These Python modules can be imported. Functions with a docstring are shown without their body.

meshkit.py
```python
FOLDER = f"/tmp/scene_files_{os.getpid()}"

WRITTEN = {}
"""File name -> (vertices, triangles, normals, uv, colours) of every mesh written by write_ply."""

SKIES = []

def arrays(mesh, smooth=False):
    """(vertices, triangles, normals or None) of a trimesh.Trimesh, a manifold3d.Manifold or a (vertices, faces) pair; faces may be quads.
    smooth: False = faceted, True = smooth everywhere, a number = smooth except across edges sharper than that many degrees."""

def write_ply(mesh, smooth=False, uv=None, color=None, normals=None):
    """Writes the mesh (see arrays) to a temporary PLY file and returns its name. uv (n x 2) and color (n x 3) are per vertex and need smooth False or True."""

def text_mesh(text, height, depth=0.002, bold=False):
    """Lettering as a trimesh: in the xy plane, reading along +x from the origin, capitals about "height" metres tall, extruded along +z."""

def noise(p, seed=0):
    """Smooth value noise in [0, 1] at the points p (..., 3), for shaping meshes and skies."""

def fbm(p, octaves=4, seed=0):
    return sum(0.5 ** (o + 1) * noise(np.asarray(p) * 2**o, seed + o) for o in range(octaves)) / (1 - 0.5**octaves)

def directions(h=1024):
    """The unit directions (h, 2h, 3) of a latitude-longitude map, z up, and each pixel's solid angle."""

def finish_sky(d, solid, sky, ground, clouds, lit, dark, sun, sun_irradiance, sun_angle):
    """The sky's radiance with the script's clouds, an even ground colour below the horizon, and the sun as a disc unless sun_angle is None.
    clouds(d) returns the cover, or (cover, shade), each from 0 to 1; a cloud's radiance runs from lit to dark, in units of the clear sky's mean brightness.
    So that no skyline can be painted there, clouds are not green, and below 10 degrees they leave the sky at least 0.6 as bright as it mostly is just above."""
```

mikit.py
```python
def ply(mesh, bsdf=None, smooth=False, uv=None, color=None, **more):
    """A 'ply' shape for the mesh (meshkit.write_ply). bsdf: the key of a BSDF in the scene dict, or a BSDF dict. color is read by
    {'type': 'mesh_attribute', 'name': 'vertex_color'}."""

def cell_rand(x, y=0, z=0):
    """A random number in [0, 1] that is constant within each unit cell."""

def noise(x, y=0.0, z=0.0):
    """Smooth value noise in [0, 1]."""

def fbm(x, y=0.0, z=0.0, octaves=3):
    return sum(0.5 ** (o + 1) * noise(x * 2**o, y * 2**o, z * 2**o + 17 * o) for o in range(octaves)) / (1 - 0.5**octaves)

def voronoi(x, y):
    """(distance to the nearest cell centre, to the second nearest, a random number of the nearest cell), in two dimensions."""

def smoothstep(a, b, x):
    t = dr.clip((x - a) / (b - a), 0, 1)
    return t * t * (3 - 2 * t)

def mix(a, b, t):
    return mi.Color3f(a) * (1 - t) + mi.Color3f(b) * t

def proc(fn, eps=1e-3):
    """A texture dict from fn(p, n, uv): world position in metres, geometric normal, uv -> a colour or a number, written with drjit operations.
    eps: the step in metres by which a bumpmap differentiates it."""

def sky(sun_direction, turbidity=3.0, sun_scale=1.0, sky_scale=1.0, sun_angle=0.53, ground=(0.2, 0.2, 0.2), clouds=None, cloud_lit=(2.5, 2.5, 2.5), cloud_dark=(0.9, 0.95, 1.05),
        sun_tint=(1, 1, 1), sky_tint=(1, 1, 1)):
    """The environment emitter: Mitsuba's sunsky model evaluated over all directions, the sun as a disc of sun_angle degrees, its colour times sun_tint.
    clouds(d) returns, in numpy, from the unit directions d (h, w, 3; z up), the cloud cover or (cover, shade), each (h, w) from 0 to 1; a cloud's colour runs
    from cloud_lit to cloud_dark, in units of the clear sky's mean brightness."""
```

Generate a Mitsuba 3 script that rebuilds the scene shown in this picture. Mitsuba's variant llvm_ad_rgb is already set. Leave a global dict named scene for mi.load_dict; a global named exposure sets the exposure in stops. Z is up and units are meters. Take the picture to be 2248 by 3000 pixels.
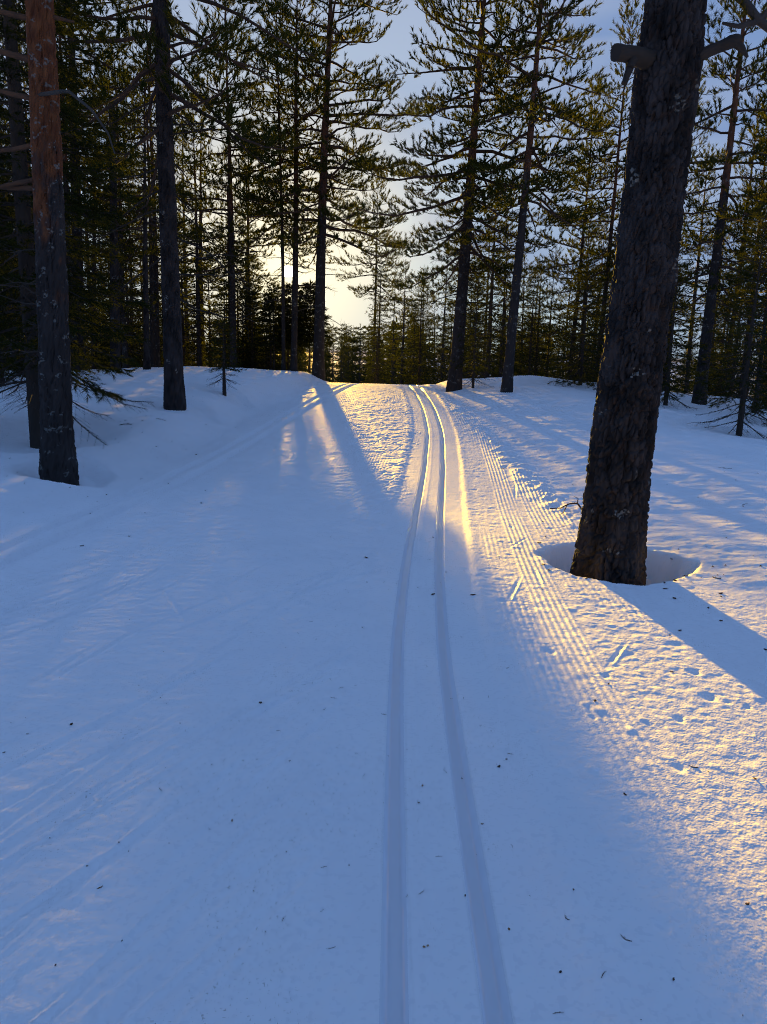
import math, random
import numpy as np, trimesh, mitsuba as mi, drjit as dr
import mikit, meshkit
from scipy.interpolate import PchipInterpolator as Curve
from mikit import noise, fbm, voronoi, cell_rand, smoothstep, mix

T = mi.ScalarTransform4f
scene, labels = {}, {}

# ------------------------------------------------------------------ camera, sky, exposure
EYE = np.array([0.0, 0.0, 1.70])
PITCH, ROLL = math.radians(11.8), math.radians(1.5)
forward = np.array([0, math.cos(PITCH), -math.sin(PITCH)])
scene['camera'] = {
    'type': 'perspective', 'fov': 67.3, 'fov_axis': 'y', 'near_clip': 0.05, 'far_clip': 4000.0,
    'to_world': T().look_at(origin=EYE.tolist(), target=(EYE + forward).tolist(),
                            up=[-math.sin(ROLL), math.sin(PITCH) * math.cos(ROLL), math.cos(PITCH) * math.cos(ROLL)]),
}
SUN_AZ, SUN_EL = math.radians(-7.25), math.radians(5.4)
SUN = [math.sin(SUN_AZ) * math.cos(SUN_EL), math.cos(SUN_AZ) * math.cos(SUN_EL), math.sin(SUN_EL)]


def cloud_field(d):
    """A thin veil with soft streaks, brightest and warmest around the low sun."""
    az, el = np.arctan2(d[..., 0], d[..., 1]), np.arcsin(np.clip(d[..., 2], -1, 1))
    p = np.stack([az * 3.2, el * 9.0 + 3.0, az * 0 + 2.5], -1)
    q = p + 0.9 * (meshkit.fbm(p * 1.7, 3, seed=5)[..., None] - 0.5)
    soft = np.clip((meshkit.fbm(q * 1.15, 5, seed=11) - 0.36) / 0.34, 0, 1)
    thin = np.clip((meshkit.fbm(q * np.array([1.5, 5.0, 1.0]), 4, seed=23) - 0.42) / 0.4, 0, 1)
    ang = np.arccos(np.clip(d @ np.array(SUN), -1, 1))
    near, wide = np.clip(ang / math.radians(14), 0, 1), np.clip(ang / math.radians(70), 0, 1)   # the aureole and the broad brightening on the sun's side
    return np.clip(0.70 + 0.24 * soft + 0.12 * thin + 0.3 * (1 - near), 0, 0.94), np.clip(0.8 * near ** 0.6 + 0.2 * wide + 0.14 * (soft - 0.5) * near, 0, 1)


scene['sky'] = mikit.sky(SUN, turbidity=3.0, sun_scale=6.6, sky_scale=1.0, sun_angle=0.55, ground=(0.5, 0.5, 0.55),
                         clouds=cloud_field, cloud_lit=(8.5, 7.2, 4.3), cloud_dark=(0.56, 1.17, 2.55),
                         sun_tint=(1.0, 1.2, 0.38), sky_tint=(0.38, 0.85, 2.15))
exposure = 2.3

# ------------------------------------------------------------------ the lie of the land
track_x = Curve([-60, -6, 1.7, 3.9, 5.7, 7.6, 11.7, 15, 18, 22, 26, 32, 60, 900], [0.0, 0.15, 0.20, 0.23, 0.31, 0.44, 0.75, 0.93, 0.97, 0.92, 0.85, 0.8, 0.5, 0])
trail_z = Curve([-900, -60, -8, 0, 8, 11, 13, 15, 18, 21, 24, 26, 29, 34, 42, 55, 75, 110, 200, 900],
                [-14, -1.5, 0.0, 0, 0.0, 0.08, 0.17, 0.28, 0.44, 0.57, 0.655, 0.63, 0.42, -0.2, -1.2, -2.7, -4.2, -5.0, -4.0, -3.0])
left_edge = Curve([-60, 0, 6, 9, 12, 15, 18, 22, 26, 40, 900], [-4.6, -4.4, -3.9, -3.15, -2.9, -2.75, -2.5, -2.1, -1.9, -2.2, -2.2])
right_edge = Curve([-60, 0, 5, 8.5, 11.7, 15, 18, 22, 26, 40, 900], [3.4, 3.2, 2.6, 2.05, 1.95, 1.85, 1.65, 1.45, 1.4, 1.8, 1.8])
left_rise = Curve([-900, -4, 4, 8, 10, 13, 17, 21, 26, 40, 900], [0.2, 0.15, 0.16, 0.26, 0.36, 0.52, 0.60, 0.55, 0.45, 0.3, 0.3])
right_rise = Curve([-900, 0, 5, 10, 15, 20, 25, 30, 900], [0.05, 0.05, 0.08, 0.13, 0.19, 0.27, 0.42, 0.4, 0.3])


def sstep(a, b, x):
    t = np.clip((x - a) / (b - a), 0, 1)
    return t * t * (3 - 2 * t)


def nz(x, y, f, octaves=3, seed=0, fy=None):
    return meshkit.fbm(np.stack([x * f, y * (fy or f), 0 * x + 0.37], -1), octaves, seed) - 0.5


# tree wells melted into the snow round the trunks: x, y, radius, depth
WELLS = [(1.98, 6.38, 0.56, 0.48), (-3.88, 9.28, 0.52, 0.17), (-3.85, 14.3, 0.75, 0.10), (-3.44, 16.6, 0.6, 0.08), (1.9, 22.2, 0.5, 0.06), (7.06, 15.45, 0.7, 0.06), (-5.0, 11.1, 1.1, 0.22)]


def ground_z(x, y, wells=True):
    x, y = np.asarray(x, float), np.asarray(y, float)
    z = trail_z(y)
    wob = 0.35 * nz(x * 0 + 3, y, 0.35, 2, 4)
    sl, sr = left_edge(y) + wob - x, x - right_edge(y) - wob
    far = sstep(26, 60, np.abs(y)) + sstep(12, 40, np.abs(x))
    z = z + left_rise(y) * (0.75 * sstep(0, 1.0, sl) + 0.25 * sstep(0.6, 4, sl))
    z = z + right_rise(y) * (0.45 * sstep(0, 0.8, sr) + 0.55 * sstep(0.4, 4.0, sr))
    z = z - 0.085 * np.maximum(x - 4.5, 0) * sstep(6, 14, y) * (1 - sstep(30, 90, x)) - 1.3 * sstep(30, 90, x)
    z = z - 0.045 * np.maximum(-4.5 - x, 0) * sstep(8, 20, y) * (1 - sstep(20, 60, -x))
    off = np.clip(sstep(0.1, 1.2, sl) + sstep(0.1, 1.2, sr), 0, 1)
    z = z + off * (0.16 * nz(x, y, 0.45, 2, 7) + 0.07 * nz(x, y, 1.3, 2, 8))
    z = z + np.clip(far, 0, 1) * 2.0 * nz(x, y, 0.035, 3, 9)
    if wells:
        for wx, wy, wr, wd in WELLS:
            d = np.hypot(x - wx, (y - wy))
            z = z - wd * (1 - sstep(wr * 0.60, wr * 1.16, d * (1 + 0.35 * nz(x, y, 3.0, 3, 3))))
    return z

# ------------------------------------------------------------------ materials
def grain(p, n, uv):
    near = fbm(p.x * 46, p.y * 46, p.z * 46, 3)
    return 0.0030 * near + 0.0042 * fbm(p.x * 15, p.y * 15, p.z * 15, 2) + 0.0012 * noise(p.x * 150, p.y * 150, p.z * 150)


def snow_tone(p, n, uv):
    """Old snow: grains of clearer ice, and fine forest dust caught in the crust."""
    c = mix((0.885, 0.90, 0.92), (0.83, 0.85, 0.885), fbm(p.x * 3.4, p.y * 3.4, 0, 4))
    c = mix(c, (0.76, 0.785, 0.83), 0.5 * smoothstep(0.60, 0.75, fbm(p.x * 70, p.y * 70, 0, 2)))
    return mix(c, (0.42, 0.40, 0.37), 0.8 * smoothstep(0.885, 0.93, noise(p.x * 210, p.y * 210, 0)) * smoothstep(0.5, 0.7, fbm(p.x * 2.7, p.y * 2.7, 3, 3)))


scene['snow'] = {'type': 'bumpmap', 'arbitrary': mikit.proc(grain, eps=3e-3), 'scale': 1.0,
                 'bsdf': {'type': 'principled', 'base_color': mikit.proc(snow_tone), 'roughness': 0.62, 'specular': 0.35}}
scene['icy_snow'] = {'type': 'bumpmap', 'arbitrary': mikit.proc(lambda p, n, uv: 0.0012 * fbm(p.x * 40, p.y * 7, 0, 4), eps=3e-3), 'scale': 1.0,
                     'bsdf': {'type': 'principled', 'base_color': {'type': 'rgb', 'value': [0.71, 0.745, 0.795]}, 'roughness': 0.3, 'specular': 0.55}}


def old_bark(p, n, uv):
    a = fbm(p.x * 9, p.y * 9, p.z * 4.2, 4)
    b = noise(p.x * 34, p.y * 34, p.z * 14)
    c = mix((0.010, 0.009, 0.0092), (0.042, 0.036, 0.036), smoothstep(0.25, 0.75, a))
    c = mix(c, (0.040, 0.024, 0.018), smoothstep(0.6, 0.8, b) * 0.6)
    lichen = smoothstep(0.70, 0.76, fbm(p.x * 6.3 + 9, p.y * 6.3, p.z * 6.3, 3)) * smoothstep(0.5, 0.62, noise(p.x * 45, p.y * 45, p.z * 45))
    return mix(c, (0.20, 0.205, 0.19), lichen * 0.75)


def pine_bark_from(level, rust_lo, rust_hi):
    """Scots pine: grey-brown plates below, flaking to reddish bark in patches further up the stem."""
    def fn(p, n, uv):
        a = fbm(p.x * 7, p.y * 7, p.z * 2.6, 4)
        grey = mix((0.014, 0.012, 0.012), (0.042, 0.036, 0.035), a)
        rust = mix(rust_lo, rust_hi, noise(p.x * 21, p.y * 21, p.z * 9))
        patch = (0.55 * fbm(p.x * 4.1, p.y * 4.1, p.z * 1.9 + 5, 3) + 0.45 * fbm(p.x * 13, p.y * 13, p.z * 5, 3)) * 4.6 + (p.z - level)
        c = mix(grey, rust, smoothstep(0.2, 1.3, patch))
        lichen = smoothstep(0.62, 0.68, fbm(p.x * 11.3 + 4, p.y * 11.3, p.z * 11.3, 3)) * smoothstep(0.45, 0.55, noise(p.x * 47, p.y * 47, p.z * 47))
        return mix(c, (0.15, 0.155, 0.145), lichen * 0.7)
    return fn


def matte(fn, rough=0.85):
    return {'type': 'principled', 'base_color': mikit.proc(fn), 'roughness': rough, 'specular': 0.25}


def rough_bark(p, n, uv):
    return 0.007 * fbm(p.x * 55, p.y * 55, p.z * 22, 3) + 0.012 * fbm(p.x * 17, p.y * 17, p.z * 6, 3)


scene['bark_old'] = {'type': 'bumpmap', 'arbitrary': mikit.proc(rough_bark, eps=2e-3), 'scale': 1.0, 'bsdf': matte(old_bark)}
scene['bark_pine'] = {'type': 'bumpmap', 'arbitrary': mikit.proc(rough_bark, eps=2e-3), 'scale': 1.0, 'bsdf': matte(pine_bark_from(7.6, (0.060, 0.026, 0.015), (0.14, 0.062, 0.032)))}
scene['bark_orange'] = {'type': 'bumpmap', 'arbitrary': mikit.proc(rough_bark, eps=2e-3), 'scale': 1.0, 'bsdf': matte(pine_bark_from(4.9, (0.065, 0.021, 0.010), (0.165, 0.062, 0.024)))}
scene['bark_dark'] = matte(lambda p, n, uv: mix((0.020, 0.017, 0.015), (0.055, 0.044, 0.036), fbm(p.x * 8, p.y * 8, p.z * 3, 3)))
scene['bark_limb'] = matte(lambda p, n, uv: mix((0.030, 0.022, 0.018), (0.085, 0.050, 0.032), fbm(p.x * 6, p.y * 6, p.z * 6, 3)))
scene['dead_wood'] = matte(lambda p, n, uv: mix((0.026, 0.024, 0.022), (0.080, 0.074, 0.068), fbm(p.x * 9, p.y * 9, p.z * 9, 3)))
scene['orange_limb'] = matte(lambda p, n, uv: mix((0.04, 0.028, 0.022), (0.13, 0.065, 0.034), fbm(p.x * 11, p.y * 11, p.z * 11, 3)))


def needles(lo, hi, trans):
    return {'type': 'principledthin', 'base_color': mikit.proc(lambda p, n, uv: mix(lo, hi, noise(p.x * 2.3, p.y * 2.3, p.z * 2.3))), 'roughness': 0.55, 'diff_trans': trans, 'spec_trans': 0.0}


scene['pine_needles'] = needles((0.024, 0.038, 0.010), (0.068, 0.070, 0.014), 0.95)
scene['spruce_needles'] = needles((0.016, 0.027, 0.008), (0.044, 0.048, 0.012), 0.85)
scene['chip'] = matte(lambda p, n, uv: mix((0.03, 0.022, 0.018), (0.10, 0.06, 0.04), noise(p.x * 31, p.y * 31, 0)))
scene['rusty_chip'] = matte(lambda p, n, uv: mix((0.20, 0.09, 0.035), (0.36, 0.19, 0.08), noise(p.x * 51, p.y * 51, 0)))
scene['cut_wood'] = matte(lambda p, n, uv: mix((0.16, 0.12, 0.085), (0.34, 0.27, 0.19), noise(p.x * 9, p.y * 60, p.z * 60)))

# ------------------------------------------------------------------ ground: one sheet, finely relieved where the trail lies
rng = np.random.default_rng(7)


def spread(start, step, growth, end):
    out = [start]
    while out[-1] < end:
        out.append(out[-1] + step)
        step *= growth
    return out


mid = np.concatenate([np.arange(-3.4, -0.25, 0.0135), np.arange(-0.25, 1.75, 0.0088), np.arange(1.75, 2.9, 0.014)])
gx = np.concatenate([-np.array(spread(3.4135, 0.015, 1.055, 900))[::-1], mid, spread(2.914, 0.0155, 1.055, 900)])
gy = np.concatenate([-np.array(spread(-1.2, 0.05, 1.13, 400))[::-1], np.arange(1.24, 5.0, 0.0135), spread(5.0, 0.0135, 1.006, 27.0), spread(27.25, 0.3, 1.07, 1500)])
X, Y = np.meshgrid(gx, gy)
# the columns follow the trail, so that its grooves and ridges run along them
X = X + (track_x(Y) - 0.2) * np.exp(-(np.abs(X) / 5.0) ** 4) * (1 - sstep(26, 60, Y))
Z = ground_z(X, Y)
ix = slice(*np.searchsorted(gx, [-7.5, 9.5]))
iy = slice(*np.searchsorted(gy, [0.9, 27.0]))
x, y = X[iy, ix], Y[iy, ix]
s = x - track_x(y)
so = x - Curve([-60, 0, 5.8, 8.3, 10.8, 14.5, 20, 24, 30, 60], [-3.5, -3.4, -3.1, -2.86, -2.55, -2.15, -1.6, -1.2, -0.9, -0.9])(y)
wob = 0.35 * nz(x * 0 + 3, y, 0.35, 2, 4)
to_left, to_right = left_edge(y) + wob - x, x - right_edge(y) - wob
band = sstep(0.72, 0.78, s) * (1 - sstep(1.03, 1.08, s))
groomed = 1 - np.clip(sstep(-0.25, 0.35, to_left) + sstep(-0.25, 0.35, to_right), 0, 1)
bank_l, bank_r = sstep(-0.2, 0.5, to_left), sstep(-0.2, 0.4, to_right)
plate = 1 - sstep(0.36, 0.44, np.abs(s + 0.03 * nz(x, y, 3, 2, 31)))
rough_patch = sstep(-0.10, 0.14, nz(x, y, 0.9, 2, 33))
fade = np.clip(1.15 - y / 60.0, 0.4, 1)
d = 0.012 * nz(x, y, 0.8, 2, 34) * groomed
# small lumps everywhere, chopped harder right of the tracks, soft inside the track-setter's plate
lump = nz(x, y, 11.0, 4, 35, fy=16.0)
d += lump * groomed * (0.0045 + 0.0065 * sstep(0.30, 0.5, s) * (0.5 + 0.5 * sstep(2.0, 5.0, y)) * (1 - 0.88 * band) * (1 - sstep(1.3, 2.1, s)) * (0.35 + 0.65 * rough_patch)) * (1 - 0.85 * plate)
d += nz(x, y, 27.0, 2, 36) * (0.0044 + 0.0030 * (s > 0.42) * rough_patch) * groomed * (1 - 0.7 * plate) * (1 - 0.7 * band)
d += -0.010 * plate + 0.005 * np.exp(-((np.abs(s + 0.02) - 0.47) / 0.05) ** 2) * (0.4 + 1.6 * np.clip(nz(x, y, 5, 3, 37) + 0.3, 0, 1))
# corduroy combed by the groomer: one clear band, fainter ones beside it and left of the track
ridge = 0.5 + 0.5 * np.cos(2 * np.pi * s / 0.044)
worn = lambda k, f=1.1, lo=-0.08, hi=0.12: sstep(lo, hi, nz(x, y, f, 3, k, fy=f * 0.45))
d += ridge * 0.0052 * sstep(0.77, 0.80, s) * (1 - sstep(1.0, 1.03, s)) * (0.3 + 0.7 * worn(41, 1.6, -0.2, 0.0)) * (0.55 + 0.45 * sstep(2.0, 5.0, y))
d += ridge * 0.005 * sstep(0.5, 0.56, s) * (1 - sstep(0.74, 0.76, s)) * worn(42)
d += ridge * 0.006 * sstep(1.06, 1.1, s) * (1 - sstep(1.5, 1.6, s)) * worn(43) * groomed
d += ridge * 0.004 * sstep(0.5, 0.7, -s) * worn(44, 1.0, 0.0, 0.15) * groomed
# cross hatching left of the track at the far end: fine skating texture
d += (nz(x + 0.45 * y, y - 0.2 * x, 7.0, 2, 45, fy=22.0) + nz(x - 0.4 * y, y + 0.2 * x, 7.0, 2, 46, fy=20.0)) * 0.015 * sstep(0.25, 0.5, -s) * (0.4 + 0.6 * sstep(3.5, 8, y)) * groomed * (1 - sstep(-1.1, -0.7, -so) * sstep(-0.5, 0.2, -so) * 0.5)

# loose crumbs thrown out beside the pressed track, and crusty patches further left
crumbs = np.clip(nz(x, y, 22.0, 3, 48) + 0.04, 0, 1)
d += crumbs * 0.030 * np.exp(-((s + 0.40) / 0.16) ** 2) * (0.3 + 0.7 * sstep(-0.1, 0.15, nz(x, y, 1.3, 2, 49)))
d += np.clip(nz(x, y, 15.0, 3, 50) - 0.02, 0, 1) * 0.030 * sstep(0.02, 0.2, nz(x, y, 0.8, 3, 53)) * groomed * sstep(0.3, 0.6, -s)

# strokes of skating skis and pole tips
sx0, sy0 = gx[ix], gy[iy]


def stroke(cx, cy, ang, length, width, depth, berm, side):
    c, sn = math.cos(ang), math.sin(ang)
    ex, ey = abs(sn) * length / 2 + 4 * width, abs(c) * length / 2 + 4 * width
    sh = float(track_x(cy)) - 0.2
    a = slice(*np.searchsorted(sx0, [cx - sh - ex - 0.15, cx - sh + ex + 0.15]))
    b = slice(*np.searchsorted(sy0, [cy - ey, cy + ey]))
    if a.stop - a.start < 2 or b.stop - b.start < 2:
        return
    px, py = x[b, a] - cx, y[b, a] - cy
    u, v = px * sn + py * c, px * c - py * sn
    v = v + 0.02 * np.sin(u * 1.3 + cx * 7)
    ends = sstep(0, 0.5, length / 2 - np.abs(u)) * (0.45 + 0.9 * np.clip(nz(px * 0 + cx, u, 2.0, 2, 51) + 0.5, 0, 1))
    prof = -depth * np.exp(-(v / width) ** 4) + berm * np.exp(-((v - side * width * 1.7) / (width * 0.55)) ** 2)
    d[b, a] += ends * prof * groomed[b, a] * (1 - 0.9 * plate[b, a])


for k in range(420):
    cy = 1.2 + 22 * rng.random() ** 1.6
    tx = float(track_x(cy))
    cx = tx - 0.5 - (tx - 0.5 + 3.3) * rng.random() ** 1.3
    turn = 1 if rng.random() < 0.84 else -1
    stroke(cx, cy, math.radians(turn * rng.uniform(14, 36)), rng.uniform(0.4, 2.2) * (1.0 if turn > 0 else 0.5), rng.uniform(0.011, 0.020), rng.uniform(0.004, 0.011) * (0.95 if cy < 5.5 else 0.45), rng.uniform(0.002, 0.007) * (1.0 if cy < 5.5 else 0.6), rng.choice([-1, 1]))
for k in range(16):
    cy = 1.5 + 14 * rng.random()
    stroke(float(track_x(cy)) + rng.uniform(0.5, 1.9), cy, math.radians(rng.uniform(-30, 30)), rng.uniform(0.3, 1.1), 0.014, 0.007, 0.005, 1)
for cx, cy, an, ln in ((-0.42, 3.6, 35, 1.3), (-0.28, 5.6, 38, 1.6), (-0.75, 5.2, 32, 2.2), (-1.3, 3.2, 27, 2.6), (-0.9, 2.3, 30, 2.4), (-0.55, 2.0, 16, 1.6)):
    stroke(cx, cy, math.radians(an), ln, 0.020, 0.009, 0.006, -1)
for k in range(300):   # pole baskets and clods
    cy = 1.2 + 18 * rng.random() ** 1.5
    cx = float(track_x(cy)) + (rng.uniform(0.45, 2.2) if rng.random() < 0.35 else -rng.uniform(0.4, 3.0))
    r = rng.uniform(0.014, 0.04)
    sh = float(track_x(cy)) - 0.2; a = slice(*np.searchsorted(sx0, [cx - sh - 3 * r - 0.03, cx - sh + 3 * r + 0.03])); b = slice(*np.searchsorted(sy0, [cy - 3 * r, cy + 3 * r]))
    q = np.hypot(x[b, a] - cx, (y[b, a] - cy) * 0.8) / r
    d[b, a] += rng.choice([-0.006, -0.010, 0.006]) * np.exp(-q ** 3) * (1 - plate[b, a])
for k in range(14):    # boot and animal prints, trodden hollows on the right
    cy, cx = rng.uniform(2.0, 6.4), rng.uniform(1.5, 3.9)
    r = rng.uniform(0.03, 0.06)
    sh = float(track_x(cy)) - 0.2; a = slice(*np.searchsorted(sx0, [cx - sh - 3 * r - 0.03, cx - sh + 3 * r + 0.03])); b = slice(*np.searchsorted(sy0, [cy - 3 * r, cy + 3 * r]))
    q = np.hypot(x[b, a] - cx, (y[b, a] - cy) * 1.1) / r * (1 + 0.5 * nz(x[b, a], y[b, a], 14, 2, 52))
    d[b, a] += -rng.uniform(0.008, 0.024) * np.exp(-q ** 3) * (0.75 + 1.1 * nz(x[b, a], y[b, a], 26, 2, 54)) + 0.003 * np.exp(-((q - 1.35) / 0.3) ** 2)
# banks: sun cups, softer on the left; a ragged shoulder of clods along the right edge
d += bank_r * (0.040 * nz(x, y, 2.2, 3, 61, fy=3.4) + 0.020 * nz(x, y, 8.5, 3, 62, fy=12.0))
d += bank_l * (0.045 * nz(x, y, 1.6, 2, 63) + 0.010 * nz(x, y, 9.0, 2, 64))
shoulder = np.exp(-((to_right + 0.02) / 0.22) ** 2) * sstep(6.5, 8.5, y)
d += shoulder * (0.035 + 0.13 * np.abs(nz(x, y, 4.3, 3, 65)) + 0.035 * nz(x, y, 12, 2, 66))
d += np.exp(-((to_left) / 0.3) ** 2) * sstep(7, 9, y) * 0.07 * nz(x, y, 3.0, 3, 67)
for wx, wy, wr, wd in WELLS[:2]:   # crumbled walls of the melted wells
    d += 0.11 * wd / 0.4 * nz(x, y, 7.0, 3, 68) * np.exp(-((np.hypot(x - wx, y - wy) - wr * 0.85) / (0.30 * wr)) ** 2)
# the classic track pressed last, and the older one on the left
keep = np.ones_like(d)
for c in (-0.135, 0.135):
    g = 1 - sstep(0.024, 0.040, np.abs(s - c + 0.008 * nz(x, y, 1.6, 2, 71) + 0.006 * nz(x, y, 13, 3, 73)))
    keep *= 1 - 0.9 * g
    d += -0.058 * g * (0.88 + 0.4 * nz(x * 0 + c, y, 1.1, 3, 74) + 0.12 * nz(x, y, 9, 2, 75))
d += 0.002 * np.exp(-((s + 0.04) / 0.018) ** 2)
for c in (-0.14, 0.14):
    g = 1 - sstep(0.03, 0.085, np.abs(so - c + 0.03 * nz(x, y, 1.2, 2, 72)))
    d += -0.045 * g * sstep(4.0, 6.0, y)
d += 0.010 * np.exp(-(so / 0.06) ** 2) * sstep(4.0, 6.0, y)
soft = sstep(0, 0.6, x + 7.5) * sstep(0, 0.6, 9.5 - x) * sstep(0, 0.2, y - 0.9) * sstep(0, 1.5, 27.0 - y)
Z[iy, ix] += d * soft
S_all = X - track_x(Y)

nyg, nxg = X.shape
V = np.stack([X, Y, Z], -1)
N = np.cross(np.gradient(V, axis=1), np.gradient(V, axis=0))
N /= np.linalg.norm(N, axis=-1, keepdims=True)
idx = np.arange(nyg * nxg).reshape(nyg, nxg)
quads = np.stack([idx[:-1, :-1], idx[:-1, 1:], idx[1:, 1:], idx[1:, :-1]], -1).reshape(-1, 4)
part = np.zeros((nyg - 1, nxg - 1), int)
cxs, cys = 0.5 * (X[:-1, :-1] + X[1:, 1:]), 0.5 * (Y[:-1, :-1] + Y[1:, 1:])
scs = cxs - track_x(cys)
oldc = cxs - Curve([-60, 0, 5.8, 8.3, 10.8, 14.5, 20, 24, 30, 60], [-3.5, -3.4, -3.1, -2.86, -2.55, -2.15, -1.6, -1.2, -0.9, -0.9])(cys)
on_trail = (cxs > left_edge(cys)) & (cxs < right_edge(cys)) & (cys > -30) & (cys < 60)
part[on_trail] = 1
near = on_trail & (cys > 0.9) & (cys < 26.8)
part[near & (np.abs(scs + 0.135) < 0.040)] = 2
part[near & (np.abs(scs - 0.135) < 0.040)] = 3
part[near & (np.abs(oldc + 0.14) < 0.075) & (cys > 5.2)] = 4
part[near & (np.abs(oldc - 0.14) < 0.075) & (cys > 5.2)] = 5
part = part.ravel()
Vf, Nf = V.reshape(-1, 3), N.reshape(-1, 3)


def ground_piece(key, which, bsdf):
    q = quads[part == which]
    used, inv = np.unique(q, return_inverse=True)
    inv = inv.reshape(q.shape)
    f = np.vstack([inv[:, [0, 1, 2]], inv[:, [0, 2, 3]]])
    path = meshkit.write_ply(trimesh.Trimesh(Vf[used], f, process=False), normals=Nf[used])
    scene[key] = {'type': 'ply', 'filename': path, 'face_normals': False, 'bsdf': {'type': 'ref', 'id': bsdf}}


ground_piece('snow_ground', 0, 'snow')
ground_piece('ski_trail', 1, 'snow')
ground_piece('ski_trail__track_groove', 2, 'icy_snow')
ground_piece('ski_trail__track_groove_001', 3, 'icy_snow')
ground_piece('ski_trail__worn_groove', 4, 'snow')
ground_piece('ski_trail__worn_groove_001', 5, 'snow')
labels['snow_ground'] = {'label': 'snow covered forest floor and banks on both sides of the ski trail', 'category': 'snow', 'kind': 'structure'}
labels['ski_trail'] = {'label': 'groomed ski trail of packed snow running over the crest', 'category': 'ski trail', 'kind': 'structure'}
labels['ski_trail__track_groove'] = {'label': 'left groove of the sharply cut ski track'}
labels['ski_trail__track_groove_001'] = {'label': 'right groove of the sharply cut ski track'}
labels['ski_trail__worn_groove'] = {'label': 'left groove of the older worn track at the left edge'}
labels['ski_trail__worn_groove_001'] = {'label': 'right groove of the older worn track at the left edge'}


def surface_z(px, py):
    """Height of the relieved snow, for things lying on it."""
    i = int(np.clip(np.searchsorted(gy, py) - 1, 0, nyg - 2))
    j = int(np.clip(np.searchsorted(X[i], px) - 1, 0, nxg - 2))
    tx, ty = (px - X[i, j]) / (X[i, j + 1] - X[i, j]), (py - gy[i]) / (gy[i + 1] - gy[i])
    return float((Z[i, j] * (1 - tx) + Z[i, j + 1] * tx) * (1 - ty) + (Z[i + 1, j] * (1 - tx) + Z[i + 1, j + 1] * tx) * ty)

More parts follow.
